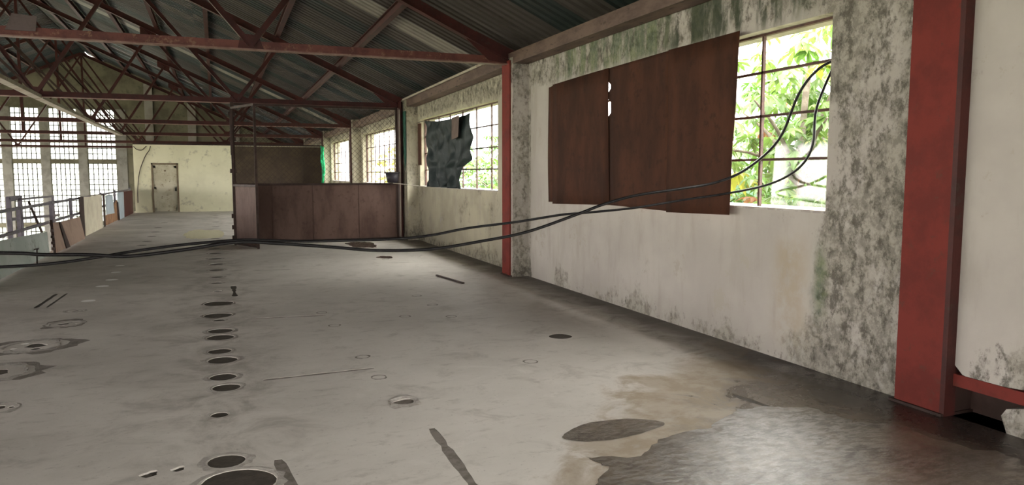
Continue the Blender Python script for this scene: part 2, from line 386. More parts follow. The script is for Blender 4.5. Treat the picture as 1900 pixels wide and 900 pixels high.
# ------------------------------------------------------------------ floor with cut holes and slots
holes = []           # (polygon, plug material or None, plug depth)
def circ(x, y, r, n=18, jit=0.06, ry=None):
    ry = ry or r; ph = random.random() * 6
    return [(x + r * (1 + jit * math.sin(3 * a + ph)) * math.cos(a), y + ry * (1 + jit * math.cos(2 * a + ph)) * math.sin(a)) for a in [2 * PI * k / n for k in range(n)]]
def slotpoly(a, b, w_, jit=0.0, n=8):
    a = Vector((*a, 0)); b = Vector((*b, 0)); d = (b - a); pr = Vector((-d.y, d.x, 0)).normalized()
    L = []; R = []
    for k in range(n + 1):
        p = a + d * k / n; j = w_ / 2 * (1 + random.uniform(-jit, jit))
        if k in (0, n): j *= 0.6
        L.append((p.x + pr.x * j, p.y + pr.y * j)); R.append((p.x - pr.x * j, p.y - pr.y * j))
    return L + R[::-1]
ROW = [(0.05, 3.98, .19, 1), (0.0, 4.32, .10, 1), (-0.03, 5.19, .055, 1), (0.02, 5.85, .10, 1), (0.0, 6.17, .10, 1), (0.0, 6.74, .12, 1), (-0.02, 7.09, .10, 1),
       (-0.01, 7.70, .125, 1), (-0.01, 8.02, .12, 1), (-0.02, 8.62, .06, 1), (-0.03, 8.92, .15, 2), (-0.02, 9.75, .17, 2), (-0.03, 10.79, .05, 1),
       (-0.04, 11.6, .08, 1), (-0.03, 12.27, .09, 1), (-0.04, 13.17, .12, 1), (-0.04, 14.03, .12, 1), (-0.06, 14.93, .12, 1), (-0.06, 15.94, .12, 1),
       (-0.08, 16.9, .12, 1), (-0.08, 18.3, .12, 1), (-0.06, 19.6, .12, 1), (-0.06, 21.0, .12, 1), (-0.06, 22.4, .12, 1), (-0.06, 23.9, .12, 1), (-0.06, 26.2, .12, 1), (-0.06, 28.6, .12, 1), (-0.06, 30.4, .12, 1),
       (-1.56, 16.0, .11, 1), (-1.58, 17.2, .11, 1), (-1.58, 18.3, .11, 1), (-1.56, 19.4, .11, 1), (-1.56, 20.8, .11, 1), (-1.59, 22.4, .11, 1), (-1.63, 24.1, .11, 1), (-1.6, 26.5, .11, 1)]
WHITE = [(-1.54, 10.56, .075), (-1.55, 11.86, .08), (-1.51, 12.54, .08), (-1.55, 13.48, .07), (-1.60, 14.41, .07)]
BROKEN = [(-1.57, 9.82, .09), (-1.54, 9.01, .13), (-1.63, 7.95, .20), (-1.72, 6.97, .22), (-1.43, 5.9, .10)]
for x, y, r, k in ROW: holes.append((circ(x, y, r, 20, .03), 'plug', 0.004))
for x, y, r in WHITE: holes.append((circ(x, y, r * 1.1), 'white_hole_light', 0.0006))
for x, y, r in BROKEN:
    a = random.random() * 6
    for q, (dr, rr, m_) in enumerate(((.12, .42, 'plug'), (.78, .16, 'white_hole_light'), (.80, .13, 'white_hole_light'), (.72, .20, 'plug'))):
        aa = a + q * 1.45
        holes.append((circ(x + dr * r * math.cos(aa), y + dr * r * math.sin(aa), rr * r, 12, .22), m_ if y > 6 else 'plug', .003))
SL_ = [((0.29, 5.96), (1.16, 6.0), .042, .3, 'grey_plug'), ((0.25, 8.58), (1.1, 8.48), .045, .25, 'grey_plug'), ((0.52, 12.87), (1.11, 12.78), .04, .2, 'grey_plug'),
       ((1.21, 4.42), (1.17, 3.30), .055, .32, 'grey_plug'), ((0.27, 4.24), (0.36, 3.30), .07, .1, 'grey_plug'), ((-2.05, 10.2), (-2.02, 11.34), .05, .1, 'plug'),
       ((-1.93, 10.2), (-1.90, 11.34), .035, .1, 'plug'), ((0.18, 11.23), (0.18, 10.23), .06, .5, 'plug'), ((3.43, 4.31), (3.63, 3.02), .05, .4, 'wet_groove')]
for a, b, w_, j, m_ in SL_: holes.append((slotpoly(a, b, w_, j, 14), m_, 0.002 if m_ == 'grey_plug' else 0.004))
holes.append((circ(3.10, 6.52, .115, 20, .02), 'plug', 0.003))
DISCS = ((2.4, 7.89), (2.39, 9.4), (2.4, 8.67), (1.92, 8.09), (1.08, 8.66), (1.11, 7.87), (1.14, 6.41), (1.14, 5.71), (2.44, 5.72), (2.89, 13.67), (3.0, 16.14))
holes.append((circ(1.18, 5.02, .075, 14, .18), 'grey_plug', 0.008)); holes.append((circ(-0.38, 4.28, .045, 12, .3), 'plug', 0.01)); holes.append((circ(-0.24, 4.30, .035, 12, .3), 'plug', 0.01))
outer = [(XE, -7.0), (XW + 0.3, -7.0), (XW + 0.3, YEND), (XE, YEND)]
pts = [Vector(p) for p in outer]; edges = [(0, 1), (1, 2), (2, 3), (3, 0)]
for poly, m_, d in holes:
    s0 = len(pts); n = len(poly); pts += [Vector(p) for p in poly]; edges += [(s0 + k, s0 + (k + 1) % n) for k in range(n)]
vv, ee, ff, *_ = geometry.delaunay_2d_cdt(pts, edges, [], 1, 1e-5)
def inside(p, poly):
    c = False; n = len(poly); j = n - 1
    for i in range(n):
        if (poly[i][1] > p[1]) != (poly[j][1] > p[1]) and p[0] < (poly[j][0] - poly[i][0]) * (p[1] - poly[i][1]) / (poly[j][1] - poly[i][1]) + poly[i][0]: c = not c
        j = i
    return c
fb = MB(); V1 = [fb.bm.verts.new((v.x, v.y, 0)) for v in vv]
boxes = [(min(p[0] for p in q), max(p[0] for p in q), min(p[1] for p in q), max(p[1] for p in q)) for q, _, _ in holes]
for f in ff:
    c = ((vv[f[0]].x + vv[f[1]].x + vv[f[2]].x) / 3, (vv[f[0]].y + vv[f[1]].y + vv[f[2]].y) / 3)
    if any(b[0] <= c[0] <= b[1] and b[2] <= c[1] <= b[3] and inside(c, q[0]) for b, q in zip(boxes, holes)): continue
    fb.bm.faces.new([V1[i] for i in f])
bound = [e_ for e_ in fb.bm.edges if len(e_.link_faces) == 1]
ext = bmesh.ops.extrude_edge_only(fb.bm, edges=bound)
for g in ext['geom']:
    if isinstance(g, bmesh.types.BMVert): g.co.z = -0.06
me = bpy.data.meshes.new('floor')
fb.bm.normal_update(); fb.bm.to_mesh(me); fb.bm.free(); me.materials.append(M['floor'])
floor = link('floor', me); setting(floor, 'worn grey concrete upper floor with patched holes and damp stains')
MB().box((XE, -7, -0.35), (XW + 0.3, YEND, -0.06)).build('slab_body', 'slab', floor)
for poly, m_, d in holes:
    if m_ == 'disc':
        cx = sum(p[0] for p in poly) / len(poly); cy = sum(p[1] for p in poly) / len(poly)
        MB().prism([(cx + (x - cx) * .84, cy + (y - cy) * .84) for x, y in poly], -0.07, -0.0015).build('hole_plug', 'floor', floor)
        MB().prism(poly, -0.07, -0.02).build('plug_gap', 'plug', floor)
    else:
        MB().prism(poly, -0.07, -d).build('hole_plug' if len(poly) < 24 else 'slot_filling', m_, floor)

def annulus(x, y, r0, r1, h, n=26, jit=0.12):
    b = MB(); ph = random.random() * 6; A = []; B = []; C = []
    for k in range(n):
        a = 2 * PI * k / n; j = 1 + jit * math.sin(2 * a + ph) * 0.35 + jit * .8 * noise.noise(Vector((math.cos(a) * 2.2, math.sin(a) * 2.2, ph))) + random.uniform(-.07, .07); ji = 1 + jit * .5 * noise.noise(Vector((math.cos(a) * 3, math.sin(a) * 3, ph + 5)))
        A.append(b.bm.verts.new((x + r0 * ji * math.cos(a), y + r0 * ji * math.sin(a), 0.0005)))
        m = (r0 + (r1 - r0) * .35) * ji
        B.append(b.bm.verts.new((x + m * math.cos(a), y + m * math.sin(a), h)))
        C.append(b.bm.verts.new((x + r1 * j * math.cos(a), y + r1 * j * math.sin(a), 0.0005)))
    for k in range(n):
        q = (k + 1) % n
        b.bm.faces.new((A[k], A[q], B[q], B[k])); b.bm.faces.new((B[k], B[q], C[q], C[k]))
    return b
for x, y, r, k in ROW[:19]:
    annulus(x, y, r * 1.06, r * (1.22 if r > .18 else 1.42 if k == 1 else 1.2), 0.003).build('mortar_ring', 'ring' if k == 1 else 'grey_plug', floor)
for x, y, r in BROKEN:
    annulus(x, y, r * 1.05, r * 1.35, 0.004, 26, .35).build('mortar_ring', 'ring', floor)
for x, y, r in BROKEN[1:4]: annulus(x, y, r * 1.38, r * 1.75, 0.0012, 36, .4).build('stain_ring', 'grey_plug', floor)
for x, y in DISCS: annulus(x, y, .052, .066, .0012, 20, .1).build('scored_ring', 'grey_plug', floor)
annulus(1.18, 5.02, .08, .13, .010, 20, .5).build('mortar_ring', 'ring', floor)

# ground storey below and outside ground
g = MB().box((XL - 0.3, -7.3, -4.2), (XT, YEND + 0.3, -4.0)).build('floor_lower', 'slab'); setting(g, 'pale concrete ground storey floor far below the railing')
g = MB().box((-90, -60, -4.6), (110, 130, -4.25)).build('ground', 'grass'); g['kind'] = 'structure'; g['label'] = 'grassy ground outside the building'; g['category'] = 'ground'
for i, y in enumerate(TR):
    tag(MB().box((XE + 0.02, y - .2, -4.0), (XE + 0.42, y + .2, -0.35)).build('floor_support', 'slab'), 'concrete post under the floor edge, below the roof truss ' + ['over the near column', 'nearest in view', 'over the partition', 'behind the partition', 'before the white room', 'beyond the white room wall', 'before the end windows'][i], 'post', 'posts under the floor edge')

# ------------------------------------------------------------------ right wall: bays with window openings
bays = []            # (y0, y1, zsill, ztop)
WIN = [(-2.6, 2.55), (4.56, 9.62), (11.94, 17.15), (19.1, 24.45), (26.2, 31.6), (33.9, 38.7)]
ZS, ZT = 1.28, 2.84
wb = MB()
def wseg(y0, y1, z0, z1): wb.box((XW, y0, z0), (XT, y1, z1))
edges_y = [-7.0] + [v for p in WIN for v in p] + [YEND]
for k in range(0, len(edges_y) - 1, 2):
    y0, y1 = edges_y[k], edges_y[k + 1]
    if k == 2:                                    # pier carrying the near column: leave the broken corner open
        wseg(3.42, y1, 0, 3.52)
        # rounded lower corner of the near white panel
        prof = [(2.55, 3.52), (3.40, 3.52), (3.40, 0.42), (3.385, 0.34), (3.33, 0.29), (3.24, 0.27), (3.0, 0.29), (2.55, 0.33)]
        wb.slab([(XW, a, b) for a, b in prof], (XT - XW, 0, 0))
        wb.slab([(XW, 2.55, 0), (XW, 3.02, 0), (XW, 3.06, 0.10), (XW, 3.03, 0.15), (XW, 2.9, 0.19), (XW, 2.55, 0.20)], (XT - XW, 0, 0))
    else: wseg(y0, y1, 0, 3.52)
for i, (y0, y1) in enumerate(WIN):
    wseg(y0, y1, 0, ZS); wseg(y0, y1, ZT, 3.52)
wb.box((XW, -7, -4.0), (XT, YEND, 0.0))
wall_r = wb.build('wall_right', 'plaster'); setting(wall_r, 'mould-stained whitewashed plaster wall on the right')
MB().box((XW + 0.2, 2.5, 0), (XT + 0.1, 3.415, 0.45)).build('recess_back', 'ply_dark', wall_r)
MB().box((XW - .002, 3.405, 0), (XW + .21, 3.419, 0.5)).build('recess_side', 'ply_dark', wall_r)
# piers
for y, a, b in ((10.8, 10.60, 11.02), (17.9, 17.35, 18.25), (25.1, 24.75, 25.55), (32.2, 31.75, 32.65), (39.4, 39.0, 39.8)):
    MB().box((4.215, a, 0), (XW, b, 3.34)).build('pier', 'plaster', wall_r)
# columns
def column(y0, y1, xf, label, name='steel_column', mat='red_steel', z1=3.3, depth=0.12, proud=0.0):
    t = thing(name, label, 'column', (xf, (y0 + y1) / 2, 0), 'red steel columns along the right wall')
    MB().box((xf, y0, 0), (xf + 0.022, y1, z1)).build('flange', mat, t)
    MB().box((xf + 0.022, (y0 + y1) / 2 - .01, 0), (xf + depth, (y0 + y1) / 2 + .01, z1)).build('web', mat, t)
    if depth > .2:
        MB().box((xf, y0 - .035, 0), (xf + .10, y0, z1)).build('flange_edge', 'red_dark', t)
    MB().box((xf - 0.02, y0 - .03, 0), (xf + depth, y1 + .03, 0.018)).build('base_plate', 'dark_steel', t)
    return t
column(3.42, 3.77, 4.40, 'thick red steel column nearest the camera, standing in water', depth=.30)
column(10.66, 10.98, 4.19, 'slim red steel column between the tarp window and the rusty sheets', depth=.03)
column(17.62, 17.98, 4.13, 'dark red column at the right end of the mesh partition', mat='red_dark', depth=.085)
column(25.02, 25.3, 4.19, 'narrow red column behind the mesh partition', mat='red_dark', depth=.03)
column(32.0, 32.4, 4.19, 'furthest red column by the green cloth', mat='red_dark', depth=.03)
tag(MB().box((4.47, 2.4, 0.205), (4.55, 3.40, 0.285)).build('red_brace_bar', 'red_steel'), 'red steel bar in the gap under the near white wall', 'beam')

# side wall windows: frame, bars, panes
def side_window(idx, y0, y1, vs, zs, label, xg=4.62, skip=(), bar=0.028, mat='glass', thick=None):
    t = struct('window_%d' % idx, label, (xg, y0, ZS))
    fr = MB()
    for a, b in (((y0, ZS), (y1, ZS)), ((y0, ZT), (y1, ZT)), ((y0, ZS), (y0, ZT)), ((y1, ZS), (y1, ZT))):
        fr.beam((xg, a[0], a[1]), (xg, b[0], b[1]), .04, .045, up=(1, 0, 0))
    fr.build('window_frame', 'rust_bar', t)
    for v in vs: MB().beam((xg, v, ZS), (xg, v, ZT), .022, bar, up=(1, 0, 0)).build('glazing_bar', 'rust_bar', t)
    for z in zs: MB().beam((xg, y0, z), (xg, y1, z), .022, bar * (1.35 if thick == z else 1.0), up=(1, 0, 0)).build('glazing_bar', 'rust_bar', t)
    ys = [y0] + list(vs) + [y1]; zz = [ZS] + sorted(zs) + [ZT]
    for i in range(len(ys) - 1):
        for j in range(len(zz) - 1):
            if (i, j) in skip: continue
            MB().box((xg - .002, ys[i] + .012, zz[j] + .012), (xg + .002, ys[i + 1] - .012, zz[j + 1] - .012)).build('pane', mat, t)
    s_ = MB(); s_.box((XW - 0.015, y0 - .0, ZS), (XT + .05, y1, ZS + 0.02)); s_.build('window_sill', 'ring', t)
    return t
near_v = [5.50, 6.35, 7.2, 8.05, 8.9]
side_window(1, *WIN[1], near_v, [1.72, 2.11, 2.50], 'near barred window with tree leaves outside, beside the rusty sheets', skip=((0, 2), (0, 3)), bar=.03, thick=1.72)
side_window(2, *WIN[2], [12.62, 13.45, 14.3, 15.15, 16.0, 16.85], [1.67, 2.06, 2.45], 'barred window half covered by the dark tarp')
side_window(3, *WIN[3], [19.1 + .669 * k for k in range(1, 8)], [1.62, 1.98, 2.40], 'bright barred window seen through the mesh', bar=.026)
side_window(4, *WIN[4], [26.2 + .9 * k for k in range(1, 6)], [1.62, 1.98, 2.40], 'far barred window beside the green cloth')
side_window(5, *WIN[5], [33.9 + .8 * k for k in range(1, 6)], [1.67, 2.06, 2.45], 'furthest barred window on the right wall')
side_window(6, *WIN[0], [-2.6 + .86 * k for k in range(1, 6)], [1.67, 2.06, 2.45], 'barred window beside the camera on the right wall')
lint = MB().box((XT, 3.8, 2.95), (XT + .18, 40, 3.02)).build('trim_1', 'plaster'); setting(lint, 'thin concrete sunshade ledge over the outside of the windows')

# ------------------------------------------------------------------ other walls
bk = MB(); bk.box((XL, -7.3, -4), (XT, -7.0, 0.9)); bk.box((XL, -7.3, 2.7), (XT, -7.0, 9.3))  # unseen wall; its openings are sized for the daylight they let in
for k in range(8): x = XL + k * (XT - XL) / 7; bk.box((x - .35, -7.3, .9), (x + .35, -7.0, 2.7))
setting(bk.build('wall_back', 'slab'), 'concrete framed open wall behind the camera')
lw = MB(); lw.box((XL - .3, -7, -4), (XL, YEND, -3.2)); lw.box((XL - .3, -7, 3.0), (XL, YEND, 3.52))  # unseen wall, opened wide to brighten the hall from the left
for y in [-7 + 55 / 15 * k for k in range(16)]: lw.box((XL - .3, y - .2, -3.2), (XL, y + .2, 3.0))
setting(lw.build('wall_left', 'slab'), 'concrete framed wall on the far left beyond the void')

# end wall with tall grid windows on the left
ends = [(-15.7, -14.35), (-13.9, -12.55), (-12.1, -10.75), (-10.30, -8.95), (-8.49, -7.14), (-6.66, -5.24)]
rows = [(-3.4, -1.35), (-1.15, 2.14), (2.36, 5.18)]
ew = MB(); xs = [XL] + [v for p in ends for v in p] + [XT]
for k in range(0, len(xs) - 1, 2):
    x0, x1 = xs[k], xs[k + 1]
    steps = max(1, int((x1 - x0) / .8)) if x1 - x0 > 1 else 1
    for q in range(steps):
        xa = x0 + (x1 - x0) * q / steps; xb = x0 + (x1 - x0) * (q + 1) / steps
        za, zb = roofz(xa, 3.34), roofz(xb, 3.34)
        ew.slab([(xa, YEND, -4), (xb, YEND, -4), (xb, YEND, max(zb, 3.2)), (xa, YEND, max(za, 3.2))], (0, .35, 0))
for x0, x1 in ends:
    ew.box((x0, YEND, -4), (x1, YEND + .35, rows[0][0]))
    for a, b in zip(rows, rows[1:]): ew.box((x0, YEND, a[1]), (x1, YEND + .35, b[0]))
    ew.slab([(x0, YEND, rows[2][1]), (x1, YEND, rows[2][1]), (x1, YEND, roofz(x1, 3.34)), (x0, YEND, roofz(x0, 3.34))], (0, .35, 0))
end_wall = ew.build('wall_end', 'gable'); setting(end_wall, 'stained gable end wall above and beside the tall windows')
for x in (-3.45, -1.2, 1.2, 3.6): MB().box((x - .22, YEND - .16, 0), (x + .22, YEND, roofz(x, 3.1))).build('pilaster', 'slab', end_wall)
for x in (-4.9, -6.9, -8.72, -10.53, -12.33, -14.13): MB().box((x - (.22 if x != -4.9 else .3), YEND - .05, -3.4), (x + .22, YEND, 5.2)).build('mullion', 'mullion', end_wall)
pane_me = {}
NP = 0
for wi, (x0, x1) in enumerate(ends[1:]):
    for ri, (z0, z1) in enumerate(rows):
        if ri == 0 and wi < 2: pass
    t = struct('window_%d' % (7 + wi), 'tall small-paned window in the end wall, bay %s' % ['furthest left, mostly out of frame', 'left of the first visible mullion', 'second from the left edge', 'third from the left edge', 'nearest the white room'][wi], (x0, YEND + .15, rows[0][0]))
    nc = 6
    mu = MB()
    for z0, z1 in rows:
        nr = round((z1 - z0) / .30); dw = (x1 - x0) / nc; dh = (z1 - z0) / nr
        for c in range(nc + 1): mu.box((x0 + c * dw - .022, YEND + .13, z0), (x0 + c * dw + .022, YEND + .17, z1))
        for r in range(nr + 1): mu.box((x0, YEND + .13, z0 + r * dh - .02), (x1, YEND + .17, z0 + r * dh + .02))
        key = (round(dw, 3), round(dh, 3))
        if key not in pane_me: pane_me[key] = MB().box((.012, -.003, .012), (dw - .012, .003, dh - .012)).mesh('pane', 'frosted')
        for c in range(nc):
            for r in range(nr):
                o = link('pane', pane_me[key], t, loc=(c * dw, random.uniform(-.004, .004), z0 - rows[0][0] + r * dh)); NP += 1
    mu.build('muntin_grid', 'muntin', t, kind='stuff')

# ------------------------------------------------------------------ white room at the far end of the deck
DY = 33.5
rb = MB(); rb.box((-3.05, DY, 0), (-2.42, DY + .15, 2.74)); rb.box((-1.42, DY, 0), (XW, DY + .15, 2.74)); rb.box((-2.42, DY, 2.0), (-1.42, DY + .15, 2.74))
rb.box((-3.05, DY + .15, 0), (-2.9, DY + 6, 2.74))
room = rb.build('wall_room', 'room'); setting(room, 'yellowish white partition wall with a door at the end of the deck')
for k, (a, b) in enumerate(((0.66, 1.62), (1.62, 2.58), (2.58, 3.52), (3.52, 4.46))): MB().box((a + .001, DY - .025, 0), (b - .001, DY, 2.72)).build('brown_board', 'brown_wall', room)
tag(MB().beam((-3.05, DY, 2.77), (XW, DY, 2.77), .06, .06).build('wall_top_rail', 'dark_steel'), 'dark steel rail along the top of the white room wall', 'rail')
dr = struct('door_1', 'closed dirty cream door in the far white wall', (-1.92, DY, 0))
fr = MB(); fr.box((-2.42, DY - .02, 0), (-2.36, DY + .1, 2.0)); fr.box((-1.48, DY - .02, 0), (-1.42, DY + .1, 2.0)); fr.box((-2.42, DY - .02, 1.94), (-1.42, DY + .1, 2.0)); fr.build('door_frame', 'door_frame', dr)
lf = MB(); lf.box((-2.35, DY + .03, .04), (-1.49, DY + .07, 1.93)); leaf_o = lf.build('door_leaf', 'door', dr)
for z in (.10, .95, 1.80): MB().box((-2.35, DY + .018, z), (-1.49, DY + .03, z + .09)).build('door_rail', 'door', leaf_o)
for x in (-2.35, -1.58): MB().box((x, DY + .018, .04), (x + .09, DY + .03, 1.93)).build('door_stile', 'door', leaf_o)
MB().box((-1.57, DY - .03, .86), (-1.50, DY + .018, .98)).build('door_handle', 'black', leaf_o, label='black door latch')
MB().box((-1.95, DY + .0, 1.66), (-1.88, DY + .03, 1.72)).build('number_plate', 'door_frame', leaf_o)

# ------------------------------------------------------------------ roof
ceil = struct('ceiling', 'dark corrugated metal roof on purlins', (0, 0, 0))
def sheet_mesh(x0, x1, wid, name, mat):
    b = MB(); prof = []; ribs = 4; pw = wid / ribs
    for k in range(ribs):
        prof += [(k * pw, 0), (k * pw + pw * .55, 0), (k * pw + pw * .66, .034), (k * pw + pw * .89, .034)]
    prof += [(wid, 0.004), (wid + pw * .55, 0.006)]
    A = [b.bm.verts.new((x0, y, roofz(x0, 0) + z)) for y, z in prof]; B = [b.bm.verts.new((x1, y, roofz(x1, 0) + z)) for y, z in prof]
    for k in range(len(prof) - 1): b.bm.faces.new((A[k], A[k + 1], B[k + 1], B[k]))
    return b.mesh(name, mat)
W_ = 0.76
RM = {}
for nm, m_ in (('r', 'roof'), ('s', 'skylight')):
    for key, (x0, x1) in {'lo': (5.05, -0.4), 'hi': (-0.1, XR), 'left': (XR, XL - .5)}.items():
        RM[nm + key] = sheet_mesh(x0, x1, W_, 'roof_sheet', m_)
def tz(y):
    for k in range(len(TR) - 1):
        if y <= TR[k + 1]: f = (y - TR[k]) / (TR[k + 1] - TR[k]); return TZ[k] + (TZ[k + 1] - TZ[k]) * max(0, f)
    return TZ[-1]
y = -7.3; k = 0
while y < YEND + .5:
    z = tz(y) + .255
    for key in ('lo', 'hi', 'left'):
        sky_ = key in ('lo', 'hi') and (abs(y - 12.5) < .38 or abs(y - 28.5) < .38 or abs(y - 34.5) < .38 or abs(y + 3) < .38)
        o = link('roof_sheet', RM[('s' if sky_ else 'r') + key], ceil, loc=(0, y, z + (.045 if key == 'hi' else 0) + random.uniform(0, .002)))
        if sky_: o['label'] = 'pale translucent roof sheet'
    y += W_; k += 1
cap = MB(); yy = [-7.0] + TR + [YEND - .1]
for a, c in zip(yy, yy[1:]):
    za = roofz(XR, tz(a)) + .31; zc = roofz(XR, tz(c)) + .31
    for sg in (-1, 1): cap.slab([(XR, a, za), (XR, c, zc), (XR + sg * .34, c, zc - .155), (XR + sg * .34, a, za - .155)], (0, 0, .004))
cap.build('ridge_cap', 'roof', ceil)

# trusses
nodeX = [0.5, -3.35, -9.65, -13.5]
ordn = ['first', 'second', 'third', 'fourth', 'fifth', 'sixth', 'seventh']
where = ['over the near column, above the frame', 'nearest in view, from the slim red column', 'over the mesh partition', 'just behind the mesh partition', 'in front of the white room', 'beyond the white room wall', 'last before the end windows']
for i, (y, z0) in enumerate(zip(TR, TZ)):
    t = thing('roof_truss', 'red steel roof truss ' + where[i], 'truss', (0, y, z0), 'steel roof trusses')
    b = MB(); b.box((XL + .05, y - .01, z0 - .04), (4.42, y + .01, z0 + .07)); tb = b.build('tie_beam', 'red_dark' if i > 1 else 'tie_red', t); MB().box((XL + .05, y - .065, z0 - .055), (4.42, y + .065, z0 - .04)).build('tie_flange', 'tie', tb, label='paler bottom flange')
    for s_, nm in ((1, 'rafter'), (-1, 'rafter')):
        xa = 4.42 if s_ > 0 else XL + .05
        p = (xa, y, roofz(4.42, z0) + .01); q = (XR, y, roofz(XR, z0) + .01)
        b = MB(); b.beam(p, q, .014, .15); b.beam(p, q, .14, .014, off=(0, -.075)); b.build(nm, 'red_dark', t)
    top = lambda x: (x, y, roofz(x, z0) - .05)
    bot = lambda x: (x, y, z0 + .02)
    mir = lambda x: 2 * XR - x
    segs = [(bot(.5), top(-1.85)), (bot(-3.35), top(-1.65)), (bot(-3.35), top(XR)), (bot(.5), top(1.45))]
    for p, q in segs:
        for mm in (False, True):
            P = (mir(p[0]), p[1], p[2]) if mm else p; Q = (mir(q[0]), q[1], q[2]) if mm else q
            b = MB(); b.beam(P, Q, .012, .075); b.beam(P, Q, .075, .012, off=(0, -.035)); b.build('web_member', 'red_dark', t)
    for dx in (0, .22):
        MB().beam((-3.35 - dx, y, z0), (-6.45, y, z0 + 3.55 + dx * .5), .05, .05).build('web_member', 'dark_steel', t)
    MB().beam((XR, y, z0), (XR, y, roofz(XR, z0)), .09, .09).build('king_post', 'red_dark', t)
    for x in (.5, -3.35, mir(-3.35), mir(.5)):
        MB().slab([(x - .17, y - .012, z0 - .04), (x + .17, y - .012, z0 - .04), (x + .10, y - .012, z0 + .15), (x - .12, y - .012, z0 + .16)], (0, .024, 0)).build('gusset_plate', 'red_dark', t)
    MB().slab([(4.42, y - .014, z0 - .06), (4.42, y - .014, z0 + .12), (3.7, y - .014, z0 + .42), (3.55, y - .014, z0 + .30), (3.9, y - .014, z0 + .0)], (0, .028, 0)).build('gusset_plate', 'red_dark', t)
    MB().slab([(-1.95, y - .012, roofz(-1.95, z0)), (-1.5, y - .012, roofz(-1.5, z0)), (-1.55, y - .012, roofz(-1.5, z0) - .3), (-1.95, y - .012, roofz(-1.95, z0) - .3)], (0, .024, 0)).build('gusset_plate', 'red_dark', t)
# grey plate hung on the near tie beam
tag(MB().slab([(-2.30, 10.77, 3.32), (-1.98, 10.77, 3.32), (-1.96, 10.77, 3.50), (-2.22, 10.77, 3.52)], (0, -.012, 0)).build('splice_plate', worn('grey_plate', (.11, .085, .08), (.09, .07, .065))), 'grey steel plate on the near tie beam at the left', 'plate')

# purlins
def sweep_beam(x, dz, w_, h, name, mat, label, grp, zf=None, flange=True):
    b = MB(); yy = [-7.2] + TR + [YEND - .05]
    for a, c in zip(yy, yy[1:]):
        za = (roofz(x, tz(a)) if zf is None else zf(a)) + dz; zc = (roofz(x, tz(c)) if zf is None else zf(c)) + dz
        if flange:
            b.beam((x, a, za), (x, c, zc), .012, h); b.beam((x, a, za), (x, c, zc), w_, .012, off=(0, -h / 2 + .006)); b.beam((x, a, za), (x, c, zc), w_, .012, off=(0, h / 2 - .006))
        else: b.beam((x, a, za), (x, c, zc), w_, h)
    return tag(b.build(name, mat), label, 'beam', grp)
for k, x in enumerate((2.75, 1.4, -.1, -1.5, -2.9, -4.3, -5.7)):
    sweep_beam(x, .155, .10, .15, 'purlin', 'red_dark', 'red steel purlin, %s up from the right eave' % ordn[k], 'roof purlins')
for k, x in enumerate((-15.75, -14.4, -12.9, -11.5, -10.1, -8.7, -7.3)):
    sweep_beam(x, .155, .10, .15, 'purlin', 'red_dark', 'red steel purlin on the left slope, %s up from the left eave' % ordn[k], 'roof purlins')
sweep_beam(4.34, 0, .24, .17, 'eave_beam', 'brown_wood', 'brown weathered eave beam along the top of the right wall', None, zf=lambda a: tz(a) + .03, flange=False)
tag(MB().beam((4.19, 10.9, 3.42), (4.19, 17.6, 3.33), .03, .04).build('eave_pipe', 'pale_steel'), 'thin pale pipe on the eave beam over the tarp window', 'pipe')
# pale long channel at tie height above the floor edge
def paleb(a, c, lab):
    b = MB(); b.beam((-3.33, a, tz(a) - .075), (-3.33, c, tz(c) - .075), .16, .012); b.beam((-3.33, a, tz(a) - .075), (-3.33, c, tz(c) - .075), .012, .07, off=(.08, .03)); b.beam((-3.33, a, tz(a) - .075), (-3.33, c, tz(c) - .075), .012, .07, off=(-.08, .03))
    tag(b.build('ceiling_channel', 'pale_steel'), lab, 'beam')
paleb(10.95, 17.85, 'pale steel channel under the trusses, nearest length at the left')
paleb(17.95, 25.05, 'pale steel channel under the trusses, middle length')
paleb(25.15, 32.1, 'pale steel channel under the trusses, far length by the white room')

# ------------------------------------------------------------------ rusty sheets over the near window
def sheet(pts, x, name, mat, label, cat, grp=None, th=.006, bulge=.012, n=10, m=8, slits=()):
    # pts: tl, tr, br, bl as (y, z) ; slightly buckled sheet
    b = MB(); G = []
    for i in range(n + 1):
        row = []
        for j in range(m + 1):
            u, v = i / n, j / m
            yz = [(1 - u) * (1 - v) * pts[0][q] + u * (1 - v) * pts[1][q] + u * v * pts[2][q] + (1 - u) * v * pts[3][q] for q in (0, 1)]
            if i == 0:
                for sa, sb, sw in slits:
                    if sa <= yz[1] <= sb: yz[0] -= sw
            dx = bulge * noise.noise(Vector((yz[0] * 1.3, yz[1] * 1.7, x * 9)))
            row.append(b.bm.verts.new((x + dx, yz[0], yz[1])))
        G.append(row)
    for i in range(n):
        for j in range(m): f = b.bm.faces.new((G[i][j], G[i + 1][j], G[i + 1][j + 1], G[i][j + 1])); f.smooth = True
    bmesh.ops.recalc_face_normals(b.bm, faces=b.bm.faces)
    bmesh.ops.solidify(b.bm, geom=b.bm.faces[:], thickness=th)
    return tag(b.build(name, mat), label, cat, grp)
SG = 'rusty steel sheets over the near window'
sheet([(9.72, 2.80), (9.45, 2.82), (9.45, 1.20), (9.70, 1.19)], 4.415, 'steel_sheet', 'rust_sheet', 'narrow rusty strip at the far left edge of the window cover', 'metal sheet', SG, n=3)
sheet([(9.54, 2.82), (7.95, 2.845), (7.90, 1.215), (9.52, 1.17)], 4.395, 'steel_sheet', 'rust_sheet', 'left rusty sheet over the window, beside the light slit', 'metal sheet', SG)
